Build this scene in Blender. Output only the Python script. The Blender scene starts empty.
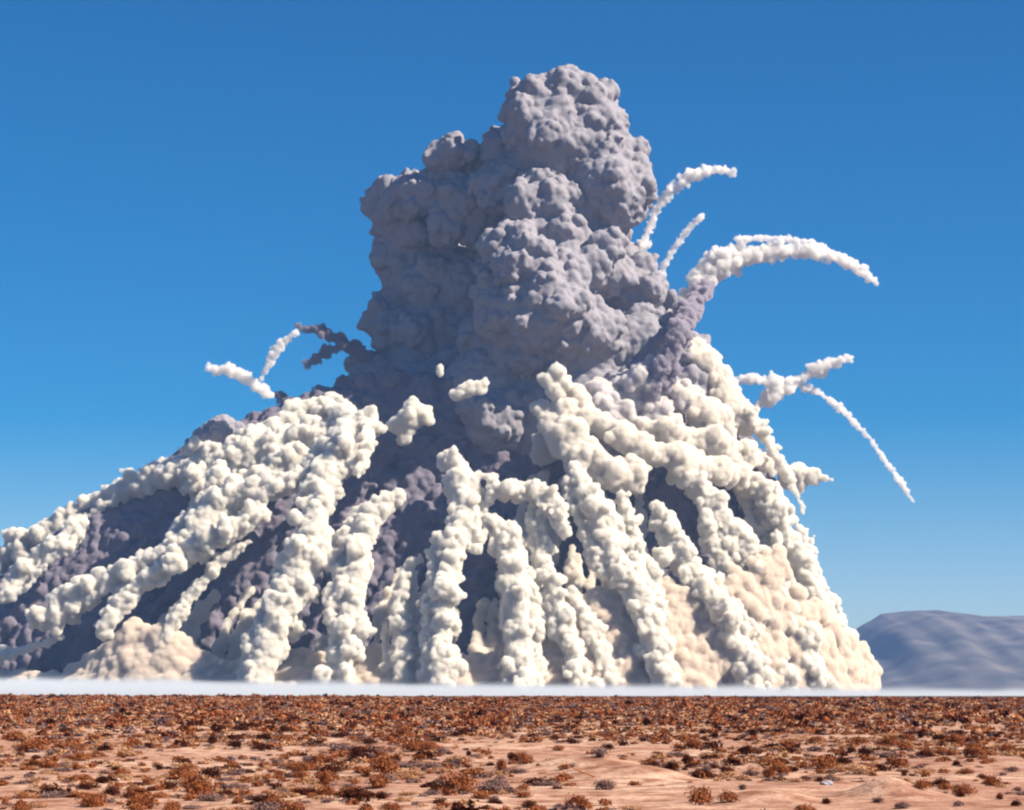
import bpy, bmesh, math, random
import numpy as np
from mathutils import Vector, noise

SC = bpy.context.scene
COL = SC.collection

# ------------------------------------------------------------------ camera
F = 2400.0            # focal length in pixels (1024 px wide frame)
HY = 692.0            # pixel row of the horizon
CAMZ = 3.4
cd = bpy.data.cameras.new('camera')
cd.sensor_fit = 'HORIZONTAL'
cd.sensor_width = 36.0
cd.lens = F * 36.0 / 1024.0
cd.shift_y = (HY - 405.0) / 1024.0
cd.clip_start = 1.0
cd.clip_end = 60000.0
cam = bpy.data.objects.new('camera', cd)
cam.location = (0, 0, CAMZ)
cam.rotation_euler = (math.radians(90), 0, 0)
COL.objects.link(cam)
SC.camera = cam

# ------------------------------------------------------------------ sun and sky
SUN_DIR = Vector((0.70, -0.27, 0.66)).normalized()      # towards the sun
SUN_EL = math.asin(SUN_DIR.z)
SUN_AZ = math.atan2(SUN_DIR.x, SUN_DIR.y)               # clockwise from +Y
w = bpy.data.worlds.new('World')
SC.world = w
w.use_nodes = True
nt = w.node_tree
bg = nt.nodes['Background']
sky = nt.nodes.new('ShaderNodeTexSky')
sky.sky_type = 'NISHITA'
sky.sun_disc = False
sky.sun_elevation = SUN_EL
sky.sun_rotation = SUN_AZ
sky.altitude = 1400
sky.air_density = 1.0
sky.dust_density = 0.0
sky.ozone_density = 3.0
hs = nt.nodes.new('ShaderNodeHueSaturation')
hs.inputs['Saturation'].default_value = 1.85
hs.inputs['Hue'].default_value = 0.503
nt.links.new(sky.outputs[0], hs.inputs['Color'])
nt.links.new(hs.outputs[0], bg.inputs['Color'])
bg.inputs['Strength'].default_value = 0.048

sl = bpy.data.lights.new('sun', 'SUN')
sl.energy = 5.0
sl.angle = math.radians(0.5)
sl.color = (1.0, 0.90, 0.75)
so = bpy.data.objects.new('sun', sl)
so.rotation_euler = SUN_DIR.to_track_quat('Z', 'Y').to_euler()
COL.objects.link(so)

SC.view_settings.view_transform = 'Standard'
SC.view_settings.look = 'None'
SC.view_settings.gamma = 1.0
SC.view_settings.exposure = 1.05
SC.cycles.filter_width = 2.2
SC.cycles.max_bounces = 10
SC.cycles.diffuse_bounces = 1
SC.cycles.volume_bounces = 8
SC.cycles.transparent_max_bounces = 32

# ------------------------------------------------------------------ helpers
def P(px, py, Y):
    """point at distance Y seen at picture position (px, py)"""
    return np.array([(px - 512.0) * Y / F, Y, CAMZ + (HY - py) * Y / F])

def srgb(r, g, b):
    f = lambda c: (c / 12.92 if c <= 0.04045 else ((c + 0.055) / 1.055) ** 2.4)
    return (f(r / 255), f(g / 255), f(b / 255), 1)

def tag(o, label=None, cat=None, group=None, kind=None):
    if label: o['label'] = label
    if cat: o['category'] = cat
    if group: o['group'] = group
    if kind: o['kind'] = kind
    return o

def empty(name, loc):
    o = bpy.data.objects.new(name, None)
    COL.objects.link(o)
    o.location = loc
    return o

def link_mesh(name, me, mat=None, parent=None):
    o = bpy.data.objects.new(name, me)
    COL.objects.link(o)
    if mat: me.materials.append(mat)
    if parent is not None:
        o.parent = parent
        o.location = -Vector(parent.location)
    return o

def mesh_from(verts, faces, smooth=True, name='mesh'):
    me = bpy.data.meshes.new(name)
    verts = np.asarray(verts, dtype=np.float32)
    faces = np.asarray(faces, dtype=np.int32)
    n = faces.shape[1]
    me.vertices.add(len(verts)); me.vertices.foreach_set('co', verts.ravel())
    me.loops.add(faces.size); me.loops.foreach_set('vertex_index', faces.ravel())
    me.polygons.add(len(faces))
    me.polygons.foreach_set('loop_start', np.arange(0, faces.size, n, dtype=np.int32))
    me.update(calc_edges=True)
    me.polygons.foreach_set('use_smooth', np.full(len(faces), smooth))
    me.validate()
    return me

def ico(sub):
    bm = bmesh.new()
    bmesh.ops.create_icosphere(bm, subdivisions=sub, radius=1.0)
    v = np.array([x.co[:] for x in bm.verts]); f = np.array([[q.index for q in p.verts] for p in bm.faces])
    bm.free()
    return v, f
ICO = {1: ico(1), 2: ico(2), 3: ico(3)}

# ------------------------------------------------------------------ smoke meshes
def balls_mesh(balls, extra=None):
    """balls: (n,4) centre+radius. returns one raw mesh of overlapping spheres"""
    V = []; Fc = []; off = 0
    b = np.asarray(balls)
    for sub, sel in ((3, b[:, 3] > 30), (2, (b[:, 3] <= 30) & (b[:, 3] > 5)), (1, b[:, 3] <= 5)):
        q = b[sel]
        if not len(q): continue
        v, f = ICO[sub]
        V.append((q[:, None, :3] + v[None] * q[:, None, 3:4]).reshape(-1, 3))
        Fc.append((f[None] + (np.arange(len(q)) * len(v))[:, None, None]).reshape(-1, 3) + off)
        off += len(q) * len(v)
    if extra:
        for ev, ef in extra:
            V.append(ev); Fc.append(ef + off); off += len(ev)
    return mesh_from(np.concatenate(V), np.concatenate(Fc))

def vor(scale, seed=0):
    t = bpy.data.textures.new('billow', 'VORONOI')
    t.distance_metric = 'DISTANCE_SQUARED'
    t.noise_scale = scale
    t.noise_intensity = 1.0
    return t

def grow(rng, balls, per, ratio, jitter=0.12, inset=0.85, stretch=None):
    """children billows on the surface of each ball"""
    out = []
    for (x, y, z, r) in balls:
        k = max(3, int(per * rng.uniform(0.8, 1.2)))
        d = rng.normal(size=(k, 3)); d /= np.linalg.norm(d, axis=1)[:, None]
        rr = r * ratio * rng.uniform(0.6, 1.35, k)
        c = np.array([x, y, z]) + d * (r * (inset + rng.uniform(-jitter, jitter, k)))[:, None]
        out.append(np.concatenate([c, rr[:, None]], 1))
    return np.concatenate(out)

def keep_largest(me, frac=0.02):
    bm = bmesh.new(); bm.from_mesh(me)
    bm.verts.ensure_lookup_table()
    n = len(bm.verts); seen = bytearray(n); comps = []
    for v in bm.verts:
        if seen[v.index]: continue
        st = [v]; seen[v.index] = 1; comp = []
        while st:
            a = st.pop(); comp.append(a)
            for e in a.link_edges:
                b = e.other_vert(a)
                if not seen[b.index]:
                    seen[b.index] = 1; st.append(b)
        comps.append(comp)
    if len(comps) > 1:
        comps.sort(key=len, reverse=True)
        kill = [v for c in comps[1:] for v in c]
        bmesh.ops.delete(bm, geom=kill, context='VERTS')
        bm.to_mesh(me)
    bm.free()

def smoke(name, balls, voxel, disp, mat, parent=None, whole=False, extra=None, smooth=0, origin=None):
    me = balls_mesh(balls, extra)
    tmp = bpy.data.objects.new('tmp', me); COL.objects.link(tmp)
    m = tmp.modifiers.new('r', 'REMESH'); m.mode = 'VOXEL'; m.voxel_size = voxel; m.use_smooth_shade = True
    if smooth:
        s = tmp.modifiers.new('s', 'SMOOTH'); s.factor = 0.5; s.iterations = smooth
    for sc_, st_ in disp:
        d = tmp.modifiers.new('d', 'DISPLACE'); d.texture = vor(sc_); d.texture_coords = 'LOCAL'
        d.strength = -st_; d.mid_level = 0.35
    dg = bpy.context.evaluated_depsgraph_get()
    res = bpy.data.meshes.new_from_object(tmp.evaluated_get(dg))
    bpy.data.objects.remove(tmp); bpy.data.meshes.remove(me)
    res.materials.clear()
    if not whole: keep_largest(res)
    if parent is None:
        c = np.array([b[:3] for b in balls]).mean(0)
        c[2] = min(b[2] - b[3] for b in balls)
        n = len(res.vertices); co = np.empty(n * 3, dtype=np.float32)
        res.vertices.foreach_get('co', co)
        co = co.reshape(-1, 3) - c.astype(np.float32)
        res.vertices.foreach_set('co', co.ravel())
        o = link_mesh(name, res, mat); o.location = c
    else:
        o = link_mesh(name, res, mat, parent)
    res.name = name
    res.update()
    return o

# ------------------------------------------------------------------ materials
def new_mat(name):
    m = bpy.data.materials.new(name); m.use_nodes = True
    n = m.node_tree; p = n.nodes['Principled BSDF']
    p.inputs['Roughness'].default_value = 1.0
    p.inputs['Specular IOR Level'].default_value = 0.0
    return m, n, p

def smoke_mat(name, color, dens, skin=None, cover=0.5):
    m = bpy.data.materials.new(name); m.use_nodes = True; n = m.node_tree
    n.nodes.remove(n.nodes['Principled BSDF'])
    v = n.nodes.new('ShaderNodeVolumePrincipled')
    v.inputs['Color'].default_value = color; v.inputs['Density'].default_value = dens
    n.links.new(v.outputs[0], n.nodes['Material Output'].inputs['Volume'])
    if skin:      # outer skin added for stronger light-and-shade contrast: half matte, half see-through into the smoke
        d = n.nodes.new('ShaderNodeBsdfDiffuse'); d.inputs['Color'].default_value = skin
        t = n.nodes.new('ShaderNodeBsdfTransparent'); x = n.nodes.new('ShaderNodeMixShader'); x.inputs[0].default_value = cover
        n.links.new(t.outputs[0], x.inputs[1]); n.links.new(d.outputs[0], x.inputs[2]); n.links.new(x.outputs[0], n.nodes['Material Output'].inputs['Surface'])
    return m

M_COL = smoke_mat('grey_smoke', (0.42, 0.39, 0.48, 1), 1.2, skin=(0.31, 0.29, 0.315, 1), cover=0.85)
M_SK = smoke_mat('pale_dust', (0.972, 0.945, 0.89, 1), 0.6)
M_BODY = smoke_mat('shade_toned_dust', (0.52, 0.47, 0.54, 1), 1.0, skin=(0.21, 0.185, 0.22, 1), cover=0.7)  # dust of the skirt darkened so the gaps between streamers read as shade
M_CREAM = smoke_mat('cream_dust', (0.965, 0.93, 0.87, 1), 0.5)
M_TAN = smoke_mat('tan_dust', (0.957, 0.885, 0.80, 1), 0.5)
M_TR = smoke_mat('white_trail', (0.98, 0.96, 0.94, 1), 0.35)
M_MID = smoke_mat('light_grey_dust', (0.90, 0.87, 0.86, 1), 0.6)
M_ROOT = smoke_mat('brown_smoke', (0.62, 0.57, 0.63, 1), 0.7)
M_TRD = smoke_mat('grey_trail', (0.42, 0.39, 0.46, 1), 0.5)

# ------------------------------------------------------------------ ground
def nz(x, y, s, o=0.0):
    return noise.noise(Vector((x / s + o, y / s - o, o)))

MOUNDS = []     # x, y, rx, ry, h  (hummocks of blown sand)
def base_h(x, y):
    t = min(1, max(0, (y - 60) / 420)); t = t * t * (3 - 2 * t)
    z = 2.05 * t
    if y > 480:
        u = min(1, (y - 480) / 300); z *= 1 - u * u * (3 - 2 * u)
    z += -0.003 * x * max(0, min(1, (y - 150) / 300)) * (1 - max(0, min(1, (y - 500) / 300)))
    if y < 1200:
        k = 1 - max(0, (y - 700) / 500) if y > 700 else 1
        z += k * (0.20 * nz(x, y, 26, 3.1) + 0.22 * nz(x, y, 8, 7.7) + 0.09 * nz(x, y, 2.4, 1.3))
    return z
def ground_h(x, y):
    z = base_h(x, y)
    for (mx, my, rx, ry, h) in MOUNDS:
        d = ((x - mx) / rx) ** 2 + ((y - my) / ry) ** 2
        if d < 6: z += h * math.exp(-d)
    return z
def hit(px, py):
    """ground point seen at (px, py) in the near field"""
    y = 45.0
    while y < 520:
        zr = CAMZ - (py - HY) * y / F
        x = (px - 512) * y / F
        if ground_h(x, y) >= zr: return x, y
        y += 0.25 if y < 150 else 1.0
    return None
for px, py, rx, ry, h in ((590, 772, 2.4, 4.0, 0.75), (650, 776, 1.8, 3, 0.4), (888, 796, 1.2, 2.0, 0.6), (765, 800, 1.6, 2.0, 0.3), (330, 742, 4, 5, 0.25), (130, 762, 3.5, 5, 0.2)):
    g = hit(px, py); MOUNDS.append((g[0], g[1], rx, ry, h))

ys = [-3000, -1000, -300, -60, 0, 25, 40]
y = 45.0
while y < 1300: ys.append(y); y += max(0.3, y * 0.0055)
ys += [1500, 1800, 2200, 2600, 3200, 4200, 6000, 9000, 14000, 22000, 40000]
xs = np.linspace(-1, 1, 261)
xs = np.sign(xs) * (np.abs(xs) * 0.30 + 0.0)
V = []
for yy in ys:
    half = max(60, abs(yy) * 1.0) if yy < 1300 else yy * 1.2 + 3000
    row = xs * half if yy < 1300 else xs / 0.30 * half
    if yy < 45: row = xs / 0.30 * 4000
    for x in row: V.append((x, yy, ground_h(x, yy) if 0 <= yy < 1300 else 0.0))
# side skirts so that the sheet reaches the horizon on both sides
nx = len(xs); Fc = []
for j in range(len(ys) - 1):
    for i in range(nx - 1):
        a = j * nx + i; Fc.append((a, a + 1, a + nx + 1, a + nx))
V = np.array(V)
for j, yy in enumerate(ys):
    if 0 <= yy < 1300 or True:
        V[j * nx, 0] = -30000 if yy < 1300 else V[j * nx, 0]; V[j * nx + nx - 1, 0] = 30000 if yy < 1300 else V[j * nx + nx - 1, 0]
gm = mesh_from(V, np.array(Fc))

m, n, p = new_mat('desert_sand')
L = n.links.new
geo = n.nodes.new('ShaderNodeNewGeometry')
def noise_node(scale, detail=4, stretch=None):
    t = n.nodes.new('ShaderNodeTexNoise'); t.inputs['Scale'].default_value = scale; t.inputs['Detail'].default_value = detail
    L(geo.outputs['Position'], t.inputs['Vector']); return t
def ramp(src, a, b, ca, cb):
    r = n.nodes.new('ShaderNodeMapRange'); r.inputs[1].default_value = a; r.inputs[2].default_value = b; L(src, r.inputs[0])
    x = n.nodes.new('ShaderNodeMix'); x.data_type = 'RGBA'; L(r.outputs[0], x.inputs[0])
    for k, c in ((6, ca), (7, cb)):
        if isinstance(c, tuple): x.inputs[k].default_value = c
        else: L(c, x.inputs[k])
    return x.outputs[2]
a = ramp(noise_node(0.09, 5).outputs[0], 0.38, 0.62, (0.38, 0.21, 0.15, 1), (0.56, 0.37, 0.27, 1))
b = ramp(noise_node(0.9, 6).outputs[0], 0.40, 0.66, a, (0.23, 0.10, 0.065, 1))
c = ramp(noise_node(7.0, 3).outputs[0], 0.55, 0.75, b, (0.20, 0.10, 0.07, 1))
# beyond the crest the hidden brush plain is darkened to cut bounced light
_sy = n.nodes.new('ShaderNodeSeparateXYZ'); L(geo.outputs['Position'], _sy.inputs[0])
c = ramp(_sy.outputs[1], 500, 620, c, (0.085, 0.055, 0.045, 1))
L(c, p.inputs['Base Color'])
bp = n.nodes.new('ShaderNodeBump'); bp.inputs['Distance'].default_value = 0.12; bp.inputs['Strength'].default_value = 0.8
L(noise_node(3.0, 6).outputs[0], bp.inputs['Height']); L(bp.outputs[0], p.inputs['Normal'])
g = link_mesh('ground', gm, m); tag(g, 'pinkish tan desert ground of blown sand and low hummocks', kind='structure')

# ------------------------------------------------------------------ hills on the right
def hills():
    prof = [(700, 692), (760, 690), (800, 672), (835, 645), (860, 625), (880, 613), (905, 610), (935, 609), (960, 612), (985, 615), (1024, 615), (1070, 622), (1120, 616), (1180, 630), (1260, 645), (1340, 668), (1400, 692)]
    pxs = [q[0] for q in prof]; pys = [q[1] for q in prof]
    D = 9000.0
    nu, nv = 320, 110
    V = []
    for j in range(nv):
        v = j / (nv - 1)                 # front foot .. crest .. back foot
        for i in range(nu):
            px = 700 + 700 * i / (nu - 1)
            hgt = (HY - np.interp(px, pxs, pys)) * D / F
            x = (px - 512) * D / F
            d = (v - 0.6) * 3200
            e = 1 - abs(v - 0.6) / (0.6 if v < 0.6 else 0.4)
            e = max(0, e)
            gul = noise.noise(Vector((x / 260.0, v * 1.1, 0))) * 0.5 + noise.noise(Vector((x / 80.0, v * 3, 5))) * 0.35
            z = hgt * (e ** 0.8) * (1 + (1 - e) * gul) + 3 * noise.noise(Vector((x / 60, v * 20, 2))) * (e if hgt > 10 else 0)
            V.append((x, D + d, z - 1.5 if hgt < 1 else z))
    Fc = [(j * nu + i, j * nu + i + 1, (j + 1) * nu + i + 1, (j + 1) * nu + i) for j in range(nv - 1) for i in range(nu - 1)]
    mm, nn, pp = new_mat('bare_hill_rock')
    gg = nn.nodes.new('ShaderNodeNewGeometry'); t = nn.nodes.new('ShaderNodeTexNoise'); t.inputs['Scale'].default_value = 0.006; t.inputs['Detail'].default_value = 8
    nn.links.new(gg.outputs['Position'], t.inputs['Vector'])
    r = nn.nodes.new('ShaderNodeMapRange'); r.inputs[1].default_value = .35; r.inputs[2].default_value = .65; nn.links.new(t.outputs[0], r.inputs[0])
    x = nn.nodes.new('ShaderNodeMix'); x.data_type = 'RGBA'; x.inputs[6].default_value = (0.06, 0.06, 0.065, 1); x.inputs[7].default_value = (0.15, 0.135, 0.125, 1)
    nn.links.new(r.outputs[0], x.inputs[0]); nn.links.new(x.outputs[2], pp.inputs['Base Color'])
    o = link_mesh('hills', mesh_from(V, np.array(Fc)), mm)
    tag(o, 'long flat topped blue grey hill on the horizon at right', kind='structure')
hills()

# ------------------------------------------------------------------ the explosion: outline tables of the dust skirt
D0 = 2400.0
LY = [395, 420, 450, 480, 520, 560, 620, 692]
LL = [335, 262, 190, 140, 70, 15, -60, -110]
RY = [330, 345, 400, 430, 470, 510, 550, 590, 650, 692]
RR = [700, 716, 738, 752, 772, 793, 806, 823, 850, 872]
def side(py):
    return np.interp(py, LY, LL), np.interp(py, RY, RR)
def front(px, py, k=0.50):
    l, r = side(py); c = (l + r) / 2; h = (r - l) / 2
    t = min(1, abs(px - c) / h)
    return D0 - k * h * math.sqrt(1 - t * t)

def B(px, py, r, dy=0.0):
    Y = D0 + dy
    q = P(px, py, Y)
    return (q[0], q[1], q[2], r * Y / F)

# ---- column
rng = np.random.default_rng(5)
col = empty('explosion_column', (P(540, 692, D0)[0], D0, 0))
tag(col, 'towering grey cauliflower column of smoke rising out of the dust skirt', 'smoke column')
head = [(545, 108, 32, -40), (582, 104, 30, -40), (562, 102, 28, -20), (484, 165, 18, 25), (565, 110, 42, -35), (540, 112, 34, -50), (592, 115, 29, -35), (585, 145, 46, -35), (552, 150, 44, -40), (610, 158, 34, -35), (632, 182, 27, -35), (603, 185, 40, -50), (500, 155, 24, 10), (515, 165, 30, -5)]
shoulder = [(450, 155, 20, 5), (436, 158, 16, 5), (466, 152, 14, 0), (458, 175, 24, 40)]
trunk = [(405, 202, 30, 60), (392, 212, 24, 70), (425, 196, 22, 20), (455, 200, 26, 5), (448, 222, 22, 10), (405, 190, 18, 30), (398, 245, 30, 90), (425, 225, 38, 80), (420, 275, 46, 95), (392, 322, 30, 90), (375, 380, 28, 80), (395, 400, 40, 80), (480, 205, 36, 15), (505, 190, 26, -30), (540, 212, 42, -40), (575, 215, 45, -35), (600, 215, 28, 0), (590, 262, 40, -50), (608, 275, 34, 0), (632, 292, 32, -35), (655, 298, 18, -35), (560, 265, 40, -65), (545, 300, 44, -100), (530, 265, 28, -110), (565, 305, 26, -120), (515, 310, 24, -110), (520, 255, 30, -80), (575, 320, 38, -80), (500, 285, 26, -62), (470, 290, 50, 75), (440, 340, 58, 85), (450, 400, 60, 70), (535, 330, 50, -60), (520, 380, 46, 10), (590, 350, 50, -60), (640, 345, 40, -55), (660, 355, 38, 0), (500, 400, 70, -20), (430, 410, 60, 30), (590, 410, 62, -55), (650, 400, 55, -45), (520, 440, 80, 0), (420, 440, 60, 40), (650, 450, 60, 0)]
def column_part(name, lst, n1, n2, voxel=1.9):
    b0 = np.array([B(*q) for q in lst])
    b0 = np.array([(x, y_, z, r_ * 0.86) for x, y_, z, r_ in b0]); b1 = grow(rng, b0, n1 * 0.5, 0.46, inset=0.92, jitter=0.12)
    b2 = grow(rng, b1, n2 * 1.9, 0.30, inset=0.90)
    return smoke(name, np.concatenate([b0, b1, b2]), voxel, [(30, 5.0), (11, 4.2), (5.5, 2.4)], M_COL, col)
column_part('smoke_head', head, 26, 9)
column_part('smoke_shoulder', shoulder, 16, 6, 1.6)
column_part('smoke_trunk', trunk, 34, 10)

# ---- skirt body
def chain(rng, pts, depth, spread=0.55, rmin=0.42, rmax=0.78, step=0.30, protr=0.0, sub=5, k=0.50):
    """lumpy chain of billows along a picture path: pts = (px, py, r) ; depth(px,py) -> Y"""
    out = []
    for (x0, y0, r0), (x1, y1, r1) in zip(pts[:-1], pts[1:]):
        L_ = math.hypot(x1 - x0, y1 - y0); n_ = max(1, int(L_ / (step * (r0 + r1) / 2)))
        nc_ = max(2, int(L_ / (0.3 * min(r0, r1) + 0.5)))
        for i in range(nc_):
            t = i / nc_; x, y, r = x0 + (x1 - x0) * t, y0 + (y1 - y0) * t, r0 + (r1 - r0) * t
            q = P(x, y, depth(x, y)); out.append((q[0], q[1], q[2], r * rng.uniform(0.45, 0.62)))
        for i in range(n_):
            t = (i + rng.uniform(0, 1)) / n_
            x, y, r = x0 + (x1 - x0) * t, y0 + (y1 - y0) * t, r0 + (r1 - r0) * t
            lump = 0.8 + 0.45 * math.sin(y * 0.11 + x * 0.07 + r * 3) * rng.uniform(0.4, 1)
            r *= lump
            Y = depth(x, y)
            d = rng.normal(size=3); d /= np.linalg.norm(d)
            o = d * r * spread * rng.uniform(0.2, 1)
            q = P(x + o[0], y + o[1], Y) + np.array([0, o[2], 0])
            out.append((q[0], q[1], q[2], r * rng.uniform(rmin, rmax)))
    return np.array(out)

rows = np.linspace(330, 700, 75); NT = 120
EV = []
for py in rows:
    l, r = side(py); c = (l + r) / 2; h = (r - l) / 2 * 0.93
    if py < 395: c = np.interp(py, [330, 395], [620, c]); h = np.interp(py, [330, 395], [40, h])
    for i in range(NT):
        th = 2 * math.pi * i / NT
        x = c + h * math.cos(th)
        Y = D0 - 0.24 * h * math.sin(th)
        ridge = 1 + 0.05 * math.sin(th * 23 + 2 * math.sin(py * 0.02)) + 0.03 * math.sin(th * 41)
        Y = D0 + (Y - D0) * ridge
        EV.append(P(x, py, Y))
EF = []
for j in range(len(rows) - 1):
    for i in range(NT):
        a_ = j * NT + i; b_ = j * NT + (i + 1) % NT
        EF.append((a_, b_, b_ + NT)); EF.append((a_, b_ + NT, a_ + NT))
top = len(EV); EV.append(P(620, 328, D0)); bot = len(EV); EV.append(P(450, 702, D0))
for i in range(NT):
    EF.append((top, (i + 1) % NT, i)); q_ = (len(rows) - 1) * NT; EF.append((bot, q_ + i, q_ + (i + 1) % NT))
EV = np.array(EV); EF = np.array(EF)

rng = np.random.default_rng(11)
skirt = empty('dust_skirt', (P(450, 692, D0)[0], D0, 0))
tag(skirt, 'broad cone of billowing tan and grey dust spreading from the column to the ground', 'dust cloud')
bb = []
# billows over the whole skirt
for _ in range(2400):
    py = rng.uniform(385, 695); l, r = side(py)
    c = (l + r) / 2; h = (r - l) / 2 * 0.93
    th = rng.uniform(-0.15, math.pi + 0.15)
    x = c + h * math.cos(th); Y = D0 - 0.24 * h * math.sin(th)
    q = P(x, py, Y); bb.append((q[0], q[1], q[2], rng.uniform(5, 18)))
# minor fall streaks, fanning out from the column foot
for _ in range(230):
    th = rng.uniform(0.0, math.pi); y0 = rng.uniform(400, 600); y1 = min(697, y0 + rng.uniform(60, 200)); rr = rng.uniform(6, 11)
    pts = []
    for t in np.linspace(0, 1, 7):
        py = y0 + (y1 - y0) * t; l, r = side(py); c = (l + r) / 2; h = (r - l) / 2 * 0.94
        pts.append((c + h * math.cos(th), py, rr * (0.6 + 0.5 * t)))
    bb += [tuple(v) for v in chain(rng, pts, lambda x, y: front(x, y, 0.25) - 4)]
body_balls = np.array(bb)
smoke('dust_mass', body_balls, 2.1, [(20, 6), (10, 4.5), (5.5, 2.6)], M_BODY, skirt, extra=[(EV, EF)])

# low fringe of fresh dust along the foot
rng = np.random.default_rng(12)
bb = []
FR = [(-110, 18), (0, 16), (60, 14), (95, 34), (130, 66), (170, 60), (200, 38), (225, 22), (250, 30), (300, 36), (340, 34), (400, 42), (460, 34), (500, 36), (540, 75), (580, 100), (620, 95), (660, 110), (700, 95), (740, 130), (775, 150), (800, 110), (830, 75), (860, 42), (880, 10)]
for _ in range(2200):
    px = rng.uniform(-110, 872)
    hh = np.interp(px, [q[0] for q in FR], [q[1] for q in FR])
    t = rng.uniform(0, 1)
    py = 694 - hh * t
    q = P(px, py, front(min(px, 871), 690, 0.54 - 0.05 * t) - 10 * (1 - t))
    bb.append((q[0], q[1], q[2], rng.uniform(5, 11)))
smoke('base_dust', np.array(bb), 1.9, [(11, 4.0), (5.5, 2.2)], M_TAN, skirt)

# pale sheets of dust between the streamers
bb = []
for i in range(95):
    x0 = rng.uniform(520, 800) if i < 70 else rng.uniform(150, 500)
    y0 = rng.uniform(440, 610) if i < 70 else rng.uniform(570, 640)
    if 650 < x0 < 700 and y0 < 560: continue
    l, r_ = side(y0); c0 = (l + r_) / 2; th = math.acos(max(-1, min(1, (x0 - c0) / ((r_ - l) / 2)))); y1 = min(694, y0 + rng.uniform(60, 170)); pts = []
    for t in np.linspace(0, 1, 7):
        py = y0 + (y1 - y0) * t; l, r_ = side(py)
        pts.append(((l + r_) / 2 + (r_ - l) / 2 * 0.96 * math.cos(th), py, rng.uniform(6, 10) * (0.8 + 0.4 * t)))
    bb += [tuple(v) for v in chain(rng, pts, lambda x, y: front(x, y, 0.24 + 0.16 * (y - 440) / 250) - 14, step=0.25)]
me_ = smoke('pale_dust_sheet', np.array(bb), 1.8, [(9, 4.0), (5, 2.4)], M_CREAM, skirt, whole=True)

# cream shelf high on the right flank
bb = []
for pts in ([(352, 418, 10), (325, 405, 13), (300, 412, 14), (270, 428, 15), (240, 445, 14), (205, 458, 12)], [(345, 402, 8), (330, 398, 9), (318, 412, 10)], [(350, 440, 10), (315, 448, 13), (275, 462, 12), (235, 478, 12)]):
    bb += [tuple(v) for v in chain(rng, pts, lambda x, y: front(x, y, 0.60) - 10, step=0.2)]
b0 = np.array(bb)
smoke('dust_shoulder', np.concatenate([b0, grow(rng, b0, 6, 0.42)]), 1.6, [(13, 5.0), (6, 3.0)], M_SK, skirt)
bb = []
for pts in ([(640, 425, 14), (690, 440, 18), (740, 452, 18), (790, 470, 10)], [(600, 420, 14), (640, 450, 20), (690, 462, 20), (740, 475, 14)], [(560, 385, 13), (590, 415, 18), (625, 440, 18)], [(540, 405, 10), (556, 440, 14), (585, 470, 16)], [(690, 350, 16), (712, 372, 18), (722, 400, 20), (745, 432, 16)], [(670, 385, 14), (700, 410, 22), (730, 440, 18)], [(560, 400, 12), (575, 440, 18), (600, 470, 20), (640, 480, 18)]):
    bb += [tuple(v) for v in chain(rng, pts, lambda x, y: front(x, y, 0.60) - 10, step=0.2)]
b0 = np.array(bb)
smoke('upper_shelf', np.concatenate([b0, grow(rng, b0, 6, 0.42)]), 1.7, [(13, 5.0), (6, 3.0)], M_CREAM, skirt)

# paler grey billows welling up where the column meets the skirt
rng = np.random.default_rng(77)
b0 = np.array([B(x, y, r_ * 0.85, dy) for x, y, r_, dy in [(600, 398, 20, -120), (638, 388, 22, -112), (620, 422, 24, -118), (678, 398, 20, -85), (700, 372, 18, -50), (578, 428, 22, -118), (548, 446, 18, -105), (655, 418, 20, -110), (600, 450, 20, -110), (660, 368, 14, -95)]])
b1 = grow(rng, b0, 18, 0.42, inset=0.95); b2 = grow(rng, b1, 8, 0.4, inset=0.9)
smoke('rising_billows', np.concatenate([b0, b1, b2]), 1.6, [(12, 4.5), (6, 2.6)], M_MID, skirt)

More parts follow.
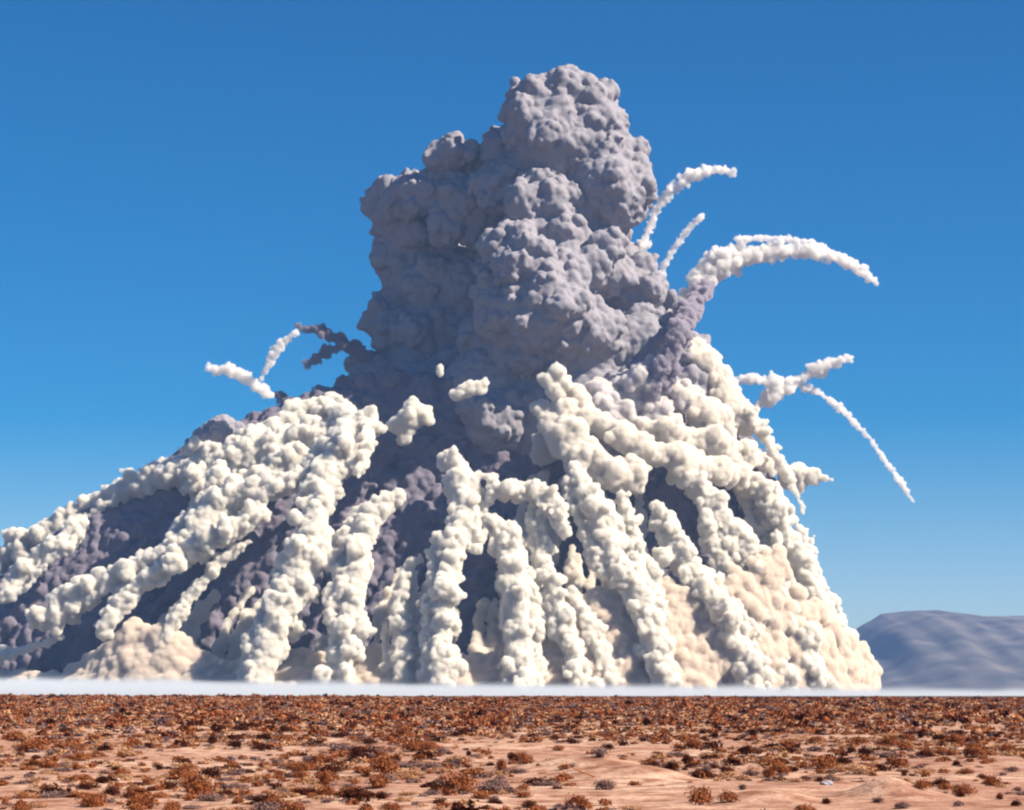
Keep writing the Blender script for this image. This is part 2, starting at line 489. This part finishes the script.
# ---- falling streamers in front of the skirt (each its own thing)
STREAM = [
 # label, protrusion, seed, paths
 ('long white plume of dust along the upper left outline of the skirt', 8, [[(340, 425, 12), (290, 440, 15), (250, 455, 18), (200, 468, 18), (150, 480, 17), (110, 498, 15), (60, 522, 14), (10, 552, 14), (-60, 615, 16)], [(255, 450, 14), (215, 470, 14), (190, 490, 12)], [(300, 455, 14), (262, 478, 17), (225, 498, 20), (205, 520, 18)], [(170, 500, 9), (130, 512, 10), (100, 525, 9)]]),
 ('thick white streamer ending in a round puff low on the left', 42, [[(352, 468, 9), (310, 475, 12), (270, 488, 14), (225, 500, 18), (200, 525, 20), (180, 548, 14), (140, 565, 13), (105, 582, 13), (70, 600, 13), (45, 624, 13)]]),
 ('shorter white streamer just under the thick one at left', 40, [[(262, 512, 10), (235, 530, 12), (195, 548, 12), (165, 568, 12), (130, 592, 11), (112, 615, 11), (100, 636, 10)]]),
 ('broken white streamer nearest the left edge of the picture', 34, [[(82, 520, 9), (60, 545, 13), (35, 560, 12), (15, 585, 10), (2, 600, 8)]]),
 ('thin faint streamer above the tan dust mound at left', 22, [[(250, 540, 4), (222, 560, 6), (205, 582, 7), (185, 603, 7), (170, 630, 8), (160, 650, 8)]]),
 ('thin flat wisp of dust at the bottom left corner of the skirt', 20, [[(62, 638, 3), (35, 645, 5), (5, 655, 6), (-30, 668, 6)]]),
 ('tall wide cream streamer left of centre forked at its top', 48, [[(372, 415, 8), (352, 428, 15), (335, 450, 18), (322, 485, 18), (315, 515, 17), (312, 545, 22), (298, 575, 22), (282, 610, 20), (268, 645, 20), (255, 688, 20)], [(370, 425, 10), (366, 450, 8), (356, 478, 4)], [(325, 555, 12), (340, 575, 9), (332, 615, 8)]]),
 ('cream streamer with a hooked top, right of the tall forked one', 46, [[(402, 497, 5), (388, 500, 10), (372, 515, 14), (360, 545, 16), (356, 575, 16), (352, 610, 15), (345, 645, 15), (338, 688, 16)]]),
 ('tall white streamer in the middle, square topped', 54, [[(450, 458, 12), (458, 478, 16), (464, 505, 16), (456, 535, 15), (450, 565, 13), (445, 600, 13), (441, 640, 14), (440, 688, 15)], [(470, 500, 10), (474, 530, 8), (473, 552, 5)]]),
 ('dim low streamer left of the square topped one', 34, [[(412, 560, 6), (404, 585, 9), (400, 620, 11), (402, 650, 12), (402, 688, 13)]]),
 ('stout leaning streamer right of the square topped one', 46, [[(494, 520, 9), (505, 540, 15), (512, 570, 17), (516, 600, 16), (518, 635, 17), (522, 688, 19)]]),
 ('small arched streamer curling over like a hook below the column', 60, [[(478, 474, 3), (493, 478, 5), (495, 492, 11), (512, 492, 9), (530, 488, 10), (548, 498, 9), (558, 515, 8), (567, 536, 7)]]),
 ('narrow knotted streamer hanging below the hooked one', 42, [[(535, 500, 8), (538, 525, 9), (542, 552, 9), (550, 580, 10), (556, 610, 11), (570, 640, 12), (582, 688, 14)]]),
 ('long white streamer sloping right from under the column', 46, [[(575, 470, 9), (585, 495, 14), (602, 520, 16), (610, 550, 17), (628, 580, 17), (645, 612, 17), (656, 650, 17), (668, 688, 18)]]),
 ('thin beaded streamer beside the long sloping one', 40, [[(622, 492, 6), (630, 520, 8), (640, 550, 9), (650, 578, 10), (656, 600, 9)]]),
 ('wide cream streamer right of the dark hollow', 40, [[(655, 505, 7), (672, 530, 13), (680, 560, 15), (700, 585, 17), (722, 615, 17), (740, 650, 18), (752, 688, 18)]]),
 ('heavy cream streamer on the right flank', 34, [[(690, 475, 10), (712, 505, 15), (735, 535, 16), (758, 570, 16), (778, 605, 17), (800, 645, 17), (822, 688, 16)]]),
 ('slim streamer between the wide cream one and the heavy right flank one', 26, [[(705, 530, 8), (724, 562, 10), (745, 600, 11), (768, 642, 12), (788, 688, 12)]]),
 ('short low streamer at the foot, right of the narrow knotted one', 34, [[(570, 590, 6), (584, 618, 9), (600, 650, 11), (614, 688, 12)]]),
 ('short faint streamer hugging the left side of the square topped one', 28, [[(428, 585, 5), (425, 615, 7), (421, 650, 8), (418, 688, 9)]]),
 ('outermost streamer along the right outline of the skirt', 10, [[(742, 470, 10), (768, 500, 14), (784, 535, 14), (800, 570, 14), (816, 602, 14), (836, 635, 13), (855, 662, 11), (876, 686, 8)]]),
]
for i, (lab, pr, paths) in enumerate(STREAM):
    rng = np.random.default_rng(100 + i)
    bb = np.concatenate([chain(rng, pts, (lambda x, y, pr=pr: front(min(max(x, -200), 900), y) - pr - 0.0), step=0.085, spread=0.95, rmin=0.13, rmax=0.52) for pts in [[(a, b, c * 1.28) for a, b, c in q_] for q_ in paths]])
    ex = []
    for q_ in paths:
        for _ in range(3 if len(q_) > 4 else 1):
            i0 = rng.integers(0, max(1, len(q_) - 3)); i1 = min(len(q_), i0 + rng.integers(3, 6)); sg = rng.choice([-1, 1]) * rng.uniform(0.9, 1.5)
            n_ = i1 - i0
            ex.append([(a + sg * c * math.sin(math.pi * (0.15 + 0.85 * j / n_)), b, c * rng.uniform(0.3, 0.55)) for j, (a, b, c) in enumerate(q_[i0:i1])])
    ex = [e for e in ex if len(e) > 1]
    if ex:
        bb = np.concatenate([bb] + [chain(rng, e, (lambda x, y, pr=pr: front(min(max(x, -200), 900), y) - pr + 4), step=0.2, spread=1.0, rmin=0.3, rmax=0.7) for e in ex])
    bb = np.concatenate([bb, grow(rng, bb, 4, 0.42, inset=1.0)])
    o = smoke('dust_streamer', bb, 1.3, [(12, 4.5), (5.5, 3.0)], M_SK)
    tag(o, lab, 'dust streamer', 'streamers of dust falling round the column')

# ---- loose puffs
PUFFS = [
 ('grey knobbly dust ball on the upper left shoulder of the skirt', M_COL, 70, [(222, 432, 22), (205, 440, 18), (240, 438, 16), (222, 450, 20), (195, 447, 12)], 10),
 ('diamond shaped white puff left of the column foot', M_SK, 120, [(410, 418, 17), (400, 425, 14), (422, 415, 14), (412, 408, 12), (405, 438, 10)], 0),
 ('flat topped white puff floating before the column foot', M_SK, 160, [(462, 392, 9), (470, 388, 10), (480, 388, 9), (455, 394, 8), (484, 383, 6)], 0),
 ('tiny white puff high on the dark side of the column', M_SK, 150, [(440, 368, 5), (441, 374, 4), (438, 372, 4)], 0),
 ('small cream puff on the dark foot of the column', M_SK, 150, [(558, 372, 11), (548, 380, 11), (566, 384, 9), (556, 392, 12), (560, 410, 10)], 0),
 ('pointed white puff sticking out of the right outline', M_SK, 0.0, [(798, 473, 14), (812, 476, 11), (824, 479, 6), (832, 480, 3), (800, 486, 9), (788, 480, 12)], 0),
]
for i, (lab, mat_, pr, lst, dy) in enumerate(PUFFS):
    rng = np.random.default_rng(300 + i)
    b0 = np.array([B(x, y, r * 0.8, dy - pr) for (x, y, r) in lst])
    b1 = grow(rng, b0, 10, 0.42)
    o = smoke('dust_puff', np.concatenate([b0, b1]), 1.2, [(8, 2.6), (4, 1.0)], mat_)
    tag(o, lab, 'dust puff', 'loose puffs round the column')

# ---- arching trails against the sky
TRAILS = [
 ('topmost white trail arching up beside the column head', M_TR, 0, [[(640, 290, 9), (637, 268, 7), (645, 240, 6), (655, 212, 6), (668, 192, 6), (688, 178, 6), (708, 171, 5.5), (724, 170, 5), (735, 174, 3)], [(660, 205, 3), (657, 196, 2)]]),
 ('short faint straight trail between two arching ones', M_TR, 5, [[(658, 285, 5), (664, 265, 4.5), (676, 245, 5), (690, 227, 5), (704, 215, 5)]]),
 ('largest trail, a thick white arch bending far out to the right', M_TR, 0, [[(662, 345, 16), (675, 318, 15), (692, 295, 15), (712, 275, 14), (738, 260, 12), (765, 253, 11), (792, 250, 9), (818, 251, 8), (838, 257, 8), (855, 266, 7), (868, 276, 5.5), (879, 285, 2.5)], [(738, 240, 5), (762, 238, 5), (785, 239, 5), (808, 243, 4)], [(690, 278, 7), (715, 258, 8), (745, 243, 6)]]),
 ('knotted trail reaching up to the right from the flank', M_TR, -5, [[(752, 412, 5), (766, 398, 8), (786, 387, 8), (805, 377, 7), (822, 366, 8), (838, 362, 6), (853, 357, 3.5)]]),
 ('stubby level trail behind the knotted one', M_TR, 15, [[(735, 380, 5), (752, 379, 5.5), (768, 380, 5), (785, 380, 5)]]),
 ('long thin trail falling to a point at far right', M_TR, 0, [[(800, 385, 4), (818, 392, 4.5), (835, 404, 4.5), (852, 420, 4.5), (870, 440, 4), (885, 460, 3.5), (900, 480, 3), (914, 503, 1.6)]]),
 ('trail dropping down the right flank to a dark tip', M_SK, -55, [[(700, 345, 8), (722, 372, 9), (742, 402, 8), (760, 430, 7), (776, 456, 6.5), (790, 480, 5), (798, 498, 3.5), (804, 514, 1.8)]]),
 ('dark curling trail looping out of the column at left', M_TRD, 0, [[(368, 358, 9), (350, 348, 8), (332, 338, 7), (315, 330, 6), (300, 329, 5)], [(340, 340, 5), (322, 328, 4)]]),
 ('white beaded tail of the dark loop at left', M_TR, -110, [[(296, 332, 3.5), (283, 342, 5), (273, 357, 5), (266, 370, 4), (260, 381, 2.5)]]),
 ('dark stubby trail below the loop at left', M_TRD, 0, [[(362, 350, 8), (345, 346, 6), (330, 350, 6), (318, 357, 6), (305, 367, 4)]]),
 ('low white trail pointing left above the dust skirt', M_TR, -90, [[(270, 395, 7), (258, 388, 7), (245, 378, 7), (230, 370, 7), (216, 369, 6), (206, 368, 4)]]),
 ('dark root of the low trail, rising from the skirt', M_TRD, 15, [[(330, 412, 12), (308, 408, 10), (290, 402, 8), (275, 394, 6)], [(345, 408, 12), (325, 395, 9), (314, 390, 6)]]),
]
for i, (lab, mat_, dy, paths) in enumerate(TRAILS):
    rng = np.random.default_rng(500 + i)
    bb = np.concatenate([chain(rng, pts, lambda x, y, dy=dy: D0 + dy, step=0.12, spread=0.85, rmin=0.25, rmax=0.55) for pts in [[(a, b, c * 1.25) for a, b, c in q_] for q_ in paths]])
    bb = np.concatenate([bb, grow(rng, bb, 3, 0.45, inset=0.95)])
    o = smoke('smoke_trail', bb, 0.85, [(8, 2.4), (4, 1.8)], mat_)
    if 'largest' in lab:
        rb = chain(rng, [(650, 395, 15), (660, 372, 20), (674, 345, 21), (684, 322, 19), (696, 300, 15), (712, 284, 10)], lambda x, y: D0 - 125 * min(1, max(0, (y - 278) / 55)), step=0.06, spread=0.95, rmin=0.2, rmax=0.42)
        smoke('trail_root', np.concatenate([rb, grow(rng, rb, 4, 0.4, inset=1.0)]), 1.3, [(9, 3.5), (5, 2.6)], M_ROOT, o)
    tag(o, lab, 'smoke trail', 'smoke trails thrown out against the sky')

# ------------------------------------------------------------------ shrubs
def leaf_blob(rng, nleaf, size, flat, droop=0.0, twigs=8):
    """unit-radius ragged dome of small leaf faces round a few clumps; base at z=0"""
    nc = rng.integers(5, 9)
    cl = [(rng.uniform(-.42, .42), rng.uniform(-.42, .42), rng.uniform(.1, .4) * flat, rng.uniform(.38, .62)) for _ in range(nc)]
    V = []; Fc = []
    for i in range(nleaf):
        c = cl[rng.integers(nc)]
        d = rng.normal(size=3); d /= np.linalg.norm(d); d[2] = abs(d[2]) * flat if rng.uniform() < .8 else d[2] * .4
        r = c[3] * rng.uniform(.45, 1.08)
        ctr = np.array([c[0], c[1], c[2]]) + d * r
        if ctr[2] < 0.02: ctr[2] = rng.uniform(.02, .12)
        u = rng.normal(size=3); u /= np.linalg.norm(u)
        v = np.cross(u, d + rng.normal(size=3) * .5); v /= np.linalg.norm(v) + 1e-9
        s = size * rng.uniform(.6, 1.4)
        k = len(V)
        V += [ctr - u * s - v * s * .5, ctr + u * s - v * s * .5, ctr + v * s]
        Fc.append((k, k + 1, k + 2))
    for i in range(twigs):
        a = rng.uniform(0, 6.28); e = rng.uniform(.5, 1.2); l = rng.uniform(.6, 1.05)
        tip = np.array([math.cos(a) * math.cos(e) * l, math.sin(a) * math.cos(e) * l, math.sin(e) * l * (flat + .25)])
        sd = np.array([-math.sin(a), math.cos(a), 0]) * .02
        k = len(V); V += [-sd, sd, tip]; Fc.append((k, k + 1, k + 2))
    return np.array(V), np.array(Fc)

def shrub_mat(name, c1, c2):
    mm, nn, pp = new_mat(name)
    gg = nn.nodes.new('ShaderNodeNewGeometry'); t = nn.nodes.new('ShaderNodeTexNoise'); t.inputs['Scale'].default_value = 3.0; t.inputs['Detail'].default_value = 4
    nn.links.new(gg.outputs['Position'], t.inputs['Vector'])
    r = nn.nodes.new('ShaderNodeMapRange'); r.inputs[1].default_value = .38; r.inputs[2].default_value = .62; nn.links.new(t.outputs[0], r.inputs[0])
    x = nn.nodes.new('ShaderNodeMix'); x.data_type = 'RGBA'; x.inputs[6].default_value = c1; x.inputs[7].default_value = c2
    nn.links.new(r.outputs[0], x.inputs[0]); nn.links.new(x.outputs[2], pp.inputs['Base Color'])
    return mm
KINDS = {
 'rust brown': shrub_mat('rust_brush', (0.17, 0.048, 0.020, 1), (0.34, 0.12, 0.05, 1)),
 'blackish maroon': shrub_mat('dark_brush', (0.03, 0.008, 0.005, 1), (0.085, 0.026, 0.015, 1)),
 'golden tan': shrub_mat('tan_brush', (0.36, 0.165, 0.08, 1), (0.50, 0.28, 0.16, 1)),
 'dull purple grey': shrub_mat('grey_brush', (0.13, 0.07, 0.065, 1), (0.24, 0.15, 0.13, 1)),
}
KN = list(KINDS)
rng = np.random.default_rng(21)
TEMPL = {}
for kn in KN:
    TEMPL[kn] = []
    for t in range(4):
        flat = {'rust brown': .85, 'blackish maroon': .8, 'golden tan': .7, 'dull purple grey': .65}[kn] * rng.uniform(.85, 1.15)
        v, f = leaf_blob(rng, 1100, .05, flat, twigs=14)
        me = mesh_from(v, f, smooth=False, name='shrub'); me.materials.append(KINDS[kn]); TEMPL[kn].append(me)
LOW = [leaf_blob(rng, 170, .11, .8, twigs=4) for _ in range(6)]
FAR = [leaf_blob(rng, 45, .22, .8, twigs=0) for _ in range(6)]

# hand placed shrubs: px, py of the foot, width in px, height in px, kind
HAND = [(212, 744, 16, 12, 1), (222, 733, 20, 11, 1), (240, 731, 24, 8, 1), (235, 749, 20, 12, 1), (115, 771, 16, 6, 1), (158, 770, 14, 9, 1), (140, 797, 16, 9, 1), (148, 785, 18, 10, 0), (68, 794, 12, 9, 1), (22, 799, 16, 8, 0), (190, 787, 24, 16, 0), (192, 775, 22, 9, 2), (225, 781, 28, 6, 3), (190, 801, 14, 7, 0), (5, 805, 12, 10, 0), (76, 770, 12, 10, 0), (82, 780, 20, 9, 3), (65, 732, 28, 6, 1), (170, 727, 16, 6, 0), (20, 757, 12, 6, 1), (35, 760, 10, 5, 1), (120, 757, 12, 6, 0), (45, 790, 14, 9, 0),
        (268, 741, 15, 9, 1), (284, 732, 22, 8, 1), (342, 738, 24, 9, 1), (345, 752, 26, 10, 3), (277, 766, 13, 10, 3), (310, 762, 24, 10, 3), (290, 778, 20, 10, 3), (325, 787, 20, 20, 0), (275, 807, 26, 14, 0), (262, 808, 16, 8, 1), (316, 797, 20, 6, 1), (383, 799, 24, 10, 1), (378, 788, 34, 16, 0), (402, 738, 20, 14, 0), (395, 760, 24, 9, 3), (430, 774, 12, 6, 0), (426, 758, 24, 9, 1), (416, 752, 18, 12, 0), (470, 736, 17, 10, 1), (440, 742, 26, 7, 1), (457, 764, 14, 8, 3), (468, 756, 9, 7, 1), (500, 772, 18, 14, 0), (512, 760, 16, 10, 1), (440, 793, 28, 13, 1), (465, 794, 26, 10, 0), (455, 780, 14, 5, 3), (494, 803, 18, 10, 3), (456, 808, 12, 9, 1), (365, 809, 18, 8, 1), (348, 718, 16, 7, 0), (362, 722, 16, 7, 1), (310, 714, 12, 6, 0),
        (555, 741, 16, 7, 1), (571, 744, 20, 9, 1), (600, 758, 22, 14, 3), (608, 750, 16, 8, 1), (605, 790, 30, 16, 3), (580, 721, 14, 8, 1), (688, 764, 20, 12, 1), (714, 739, 14, 9, 1), (754, 736, 13, 8, 1), (665, 740, 16, 7, 3), (650, 765, 18, 9, 0), (700, 805, 34, 22, 0), (730, 803, 30, 12, 0), (768, 778, 22, 11, 0), (705, 775, 20, 12, 3), (515, 761, 14, 10, 1), (560, 751, 18, 6, 0), (580, 808, 40, 14, 0), (530, 808, 26, 10, 1), (743, 790, 12, 8, 3), (612, 736, 18, 8, 3), (640, 712, 16, 8, 3),
        (843, 765, 20, 11, 1), (866, 757, 24, 13, 1), (850, 753, 16, 8, 1), (815, 751, 34, 8, 3), (783, 750, 10, 8, 1), (870, 732, 11, 7, 1), (920, 738, 14, 10, 1), (908, 738, 14, 8, 1), (937, 756, 22, 5, 1), (905, 750, 28, 10, 0), (955, 766, 16, 8, 1), (982, 779, 16, 8, 1), (1012, 772, 20, 8, 3), (870, 773, 22, 10, 0), (904, 776, 10, 7, 1), (820, 782, 12, 8, 1), (827, 804, 16, 8, 1), (800, 809, 12, 6, 1), (780, 775, 26, 12, 0), (920, 789, 30, 10, 0), (945, 790, 24, 10, 0), (1000, 800, 12, 9, 1), (1015, 806, 20, 8, 1), (903, 809, 26, 12, 3), (960, 797, 16, 7, 1), (878, 803, 16, 8, 3), (990, 763, 22, 5, 0), (780, 733, 20, 7, 1), (820, 735, 14, 7, 1), (960, 737, 12, 9, 1), (1010, 753, 24, 8, 0), (975, 752, 20, 8, 0), (848, 742, 18, 6, 3)]
S = []   # x, y, z, rx, rz, kind, px, py
for (px, py, wpx, hpx, k) in HAND:
    g_ = hit(px, py)
    if not g_: continue
    x, y = g_
    S.append((x, y, ground_h(x, y), wpx / 2 * y / F * 0.95, hpx * y / F / 0.75, k, px, py, wpx))
sand = lambda x, y: nz(x * 0.8, y * 0.35, 9, 4.4)      # open sandy patches carry fewer shrubs
n_try = 0
while n_try < 66000:
    n_try += 1
    y = math.sqrt(rng.uniform(56 ** 2, 560 ** 2)); x = rng.uniform(-.29, .29) * y
    if y < 200 and sand(x, y) > rng.uniform(-.02, .6): continue
    
    r = min(0.85, rng.lognormal(-1.22, .45))
    if y > 200: r *= 1.15
    if any(((x - q[0]) / q[2]) ** 2 + ((y - q[1]) / q[3]) ** 2 < 0.9 for q in MOUNDS[:4]) and rng.uniform() < .85: continue
    k = int(rng.choice(4, p=[.32, .15, .31, .22]))
    z = ground_h(x, y)
    S.append((x, y, z, r, r * rng.uniform(.55, .95) * (1.25 if k < 2 else 1), k, 512 + x / y * F, HY + (CAMZ - z) / y * F, 2 * r / y * F))
inview = [i for i, s in enumerate(S) if -10 < s[6] < 1034 and s[7] < 818]
order = sorted(inview, key=lambda i: -S[i][8])
nhand = len([1 for q in HAND])
single = set(i for i in order[:300])
hands = set(range(nhand)) & set(inview)
# keep every hand placed shrub as an individual, then the largest of the others
pool = [i for i in order if i not in hands][:296 - len(hands)]
single = sorted(set(pool) | hands)

ORD = ['first', 'second', 'third', 'fourth', 'fifth', 'sixth', 'seventh', 'eighth', 'ninth', 'tenth', 'eleventh', 'twelfth', 'thirteenth', 'fourteenth', 'fifteenth', 'sixteenth', 'seventeenth', 'eighteenth', 'nineteenth', 'twentieth']
BANDS = [(0, 730, 'farthest'), (730, 745, 'far'), (745, 760, 'middle'), (760, 772, 'nearer middle'), (772, 784, 'near'), (784, 796, 'third nearest'), (796, 804, 'second nearest'), (804, 900, 'very nearest')]
lab_of = {}
for (a0, a1, txt) in BANDS:
    for k in range(4):
        ids = sorted([i for i in single if a0 <= S[i][7] < a1 and S[i][5] == k], key=lambda i: S[i][6])
        n_ = len(ids)
        for j, i in enumerate(ids):
            if j < (n_ + 1) // 2: o_ = ('leftmost', '') if j == 0 else (ORD[j], ' from the left')
            else:
                jj = n_ - 1 - j; o_ = ('rightmost', '') if jj == 0 else (ORD[jj], ' from the right')
            sz = 'large' if S[i][8] > 26 else 'small' if S[i][8] < 14 else 'middling'
            lab_of[i] = f'{o_[0]} {KN[k]} shrub{o_[1]} in the {txt} shrub belt, {sz}'
for i in single:
    x, y, z, r, hz_, k = S[i][:6]
    o = bpy.data.objects.new('desert_shrub', TEMPL[KN[k]][i % 4])
    COL.objects.link(o)
    o.location = (x, y, z - 0.03); o.scale = (r, r, hz_); o.rotation_euler = (0, 0, rng.uniform(0, 6.28))
    tag(o, lab_of[i], 'shrub', 'desert shrubs scattered over the sand')
ss = set(single)
for kname, mat_ in KINDS.items():
    pass
VV = []; FF = []; MI = []; off = 0
for i, s in enumerate(S):
    if i in ss: continue
    v, f = (LOW if s[1] < 170 else FAR)[i % 6]
    a = rng.uniform(0, 6.28); c_, s_ = math.cos(a), math.sin(a)
    q = np.stack([(v[:, 0] * c_ - v[:, 1] * s_) * s[3] + s[0], (v[:, 0] * s_ + v[:, 1] * c_) * s[3] + s[1], v[:, 2] * s[4] + s[2] - 0.02], 1)
    VV.append(q); FF.append(f + off); MI.append(np.full(len(f), s[5])); off += len(v)
me = mesh_from(np.concatenate(VV), np.concatenate(FF), smooth=False, name='desert_brush')
for kn in KN: me.materials.append(KINDS[kn])
me.polygons.foreach_set('material_index', np.concatenate(MI).astype(np.int32)); me.update()
o = link_mesh('desert_brush', me); tag(o, 'countless small dry bushes covering the plain out to its crest', kind='stuff')

# small pale stones and the bleached stick seen on the sand
g_ = hit(583, 778)
bm = bmesh.new()
pts = [Vector((-0.45, 0.1, 0.40)), Vector((-0.15, 0.03, 0.26)), Vector((0.15, -0.03, 0.16)), Vector((0.5, -0.1, 0.02))]
prev = None
for q, r_ in zip(pts, (0.02, 0.032, 0.036, 0.045)):
    ring = [bm.verts.new(q + Vector((0, math.cos(t * math.pi / 3) * r_, math.sin(t * math.pi / 3) * r_))) for t in range(6)]
    if prev:
        for t in range(6): bm.faces.new((prev[t], prev[(t + 1) % 6], ring[(t + 1) % 6], ring[t]))
    else: bm.faces.new(ring[::-1])
    prev = ring
bm.faces.new(prev)
me = bpy.data.meshes.new('dry_branch'); bm.to_mesh(me); bm.free()
mb, nb, pb = new_mat('dead_wood'); pb.inputs['Base Color'].default_value = (0.42, 0.15, 0.05, 1)
o = link_mesh('dry_branch', me, mb); o.location = (g_[0], g_[1], ground_h(*g_)); tag(o, 'short reddish dead branch lying on the pale sand hummock', 'branch')

g_ = hit(827, 785)
bm = bmesh.new(); bmesh.ops.create_icosphere(bm, subdivisions=3, radius=1)
for v in bm.verts:
    v.co = Vector((v.co.x * .24, v.co.y * .2, max(-.05, v.co.z * .12))) * (1 + .3 * noise.noise(v.co * 1.7))
me = bpy.data.meshes.new('pale_stone'); bm.to_mesh(me); bm.free()
ms, ns, ps = new_mat('bleached_stone'); ps.inputs['Base Color'].default_value = (0.30, 0.29, 0.32, 1)
o = link_mesh('pale_stone', me, ms); o.location = (g_[0], g_[1], ground_h(*g_) + .03); tag(o, 'pale grey stone on the sand among shrubs at lower right', 'stone')

# ------------------------------------------------------------------ air
def box(name, x0, x1, y0, y1, z0, z1, mat_, lab):
    v = [(x, y, z) for z in (z0, z1) for y in (y0, y1) for x in (x0, x1)]
    f = [(0, 2, 3, 1), (4, 5, 7, 6), (0, 1, 5, 4), (2, 6, 7, 3), (0, 4, 6, 2), (1, 3, 7, 5)]
    o = link_mesh(name, mesh_from(v, np.array(f), smooth=False), mat_)
    tag(o, lab, kind='stuff'); return o
def vol_mat(name, color, dens):
    mm = bpy.data.materials.new(name); mm.use_nodes = True; nn = mm.node_tree
    nn.nodes.remove(nn.nodes['Principled BSDF'])
    pv = nn.nodes.new('ShaderNodeVolumePrincipled'); pv.inputs['Color'].default_value = color; pv.inputs['Density'].default_value = dens
    nn.links.new(pv.outputs[0], nn.nodes['Material Output'].inputs['Volume'])
    return mm, nn, pv
mh, _, _ = vol_mat('air', (0.30, 0.52, 1.0, 1), 4.4e-5)
HAZE = box('haze', -12000, 12000, -3500, 14000, -6, 720, mh, 'thin blue air between the camera and the hills')

md, nn, pv = vol_mat('drifting_dust', (0.86, 0.92, 0.97, 1), 0.0)
gg = nn.nodes.new('ShaderNodeTexCoord'); sp = nn.nodes.new('ShaderNodeSeparateXYZ'); nn.links.new(gg.outputs['Object'], sp.inputs[0])
mr = nn.nodes.new('ShaderNodeMapRange'); mr.interpolation_type = 'SMOOTHSTEP'
mr.inputs[1].default_value = 8.0; mr.inputs[2].default_value = 19.0; mr.inputs[3].default_value = 0.018; mr.inputs[4].default_value = 0.0
# the layer thins towards the right
ax = nn.nodes.new('ShaderNodeMath'); ax.operation = 'MULTIPLY_ADD'; ax.inputs[1].default_value = 0.011; nn.links.new(sp.outputs[0], ax.inputs[0]); nn.links.new(sp.outputs[2], ax.inputs[2])
no = nn.nodes.new('ShaderNodeTexNoise'); no.inputs['Scale'].default_value = 0.014; nn.links.new(gg.outputs['Object'], no.inputs['Vector'])
a2 = nn.nodes.new('ShaderNodeMath'); a2.operation = 'MULTIPLY_ADD'; a2.inputs[1].default_value = 17.0; nn.links.new(no.outputs[0], a2.inputs[0]); nn.links.new(ax.outputs[0], a2.inputs[2])
nn.links.new(a2.outputs[0], mr.inputs[0]); nn.links.new(mr.outputs[0], pv.inputs['Density'])
box('ground_dust', -900, 1100, 1650, 2080, 0.5, 26, md, 'low pale sheet of dust hanging over the plain in front of the explosion')
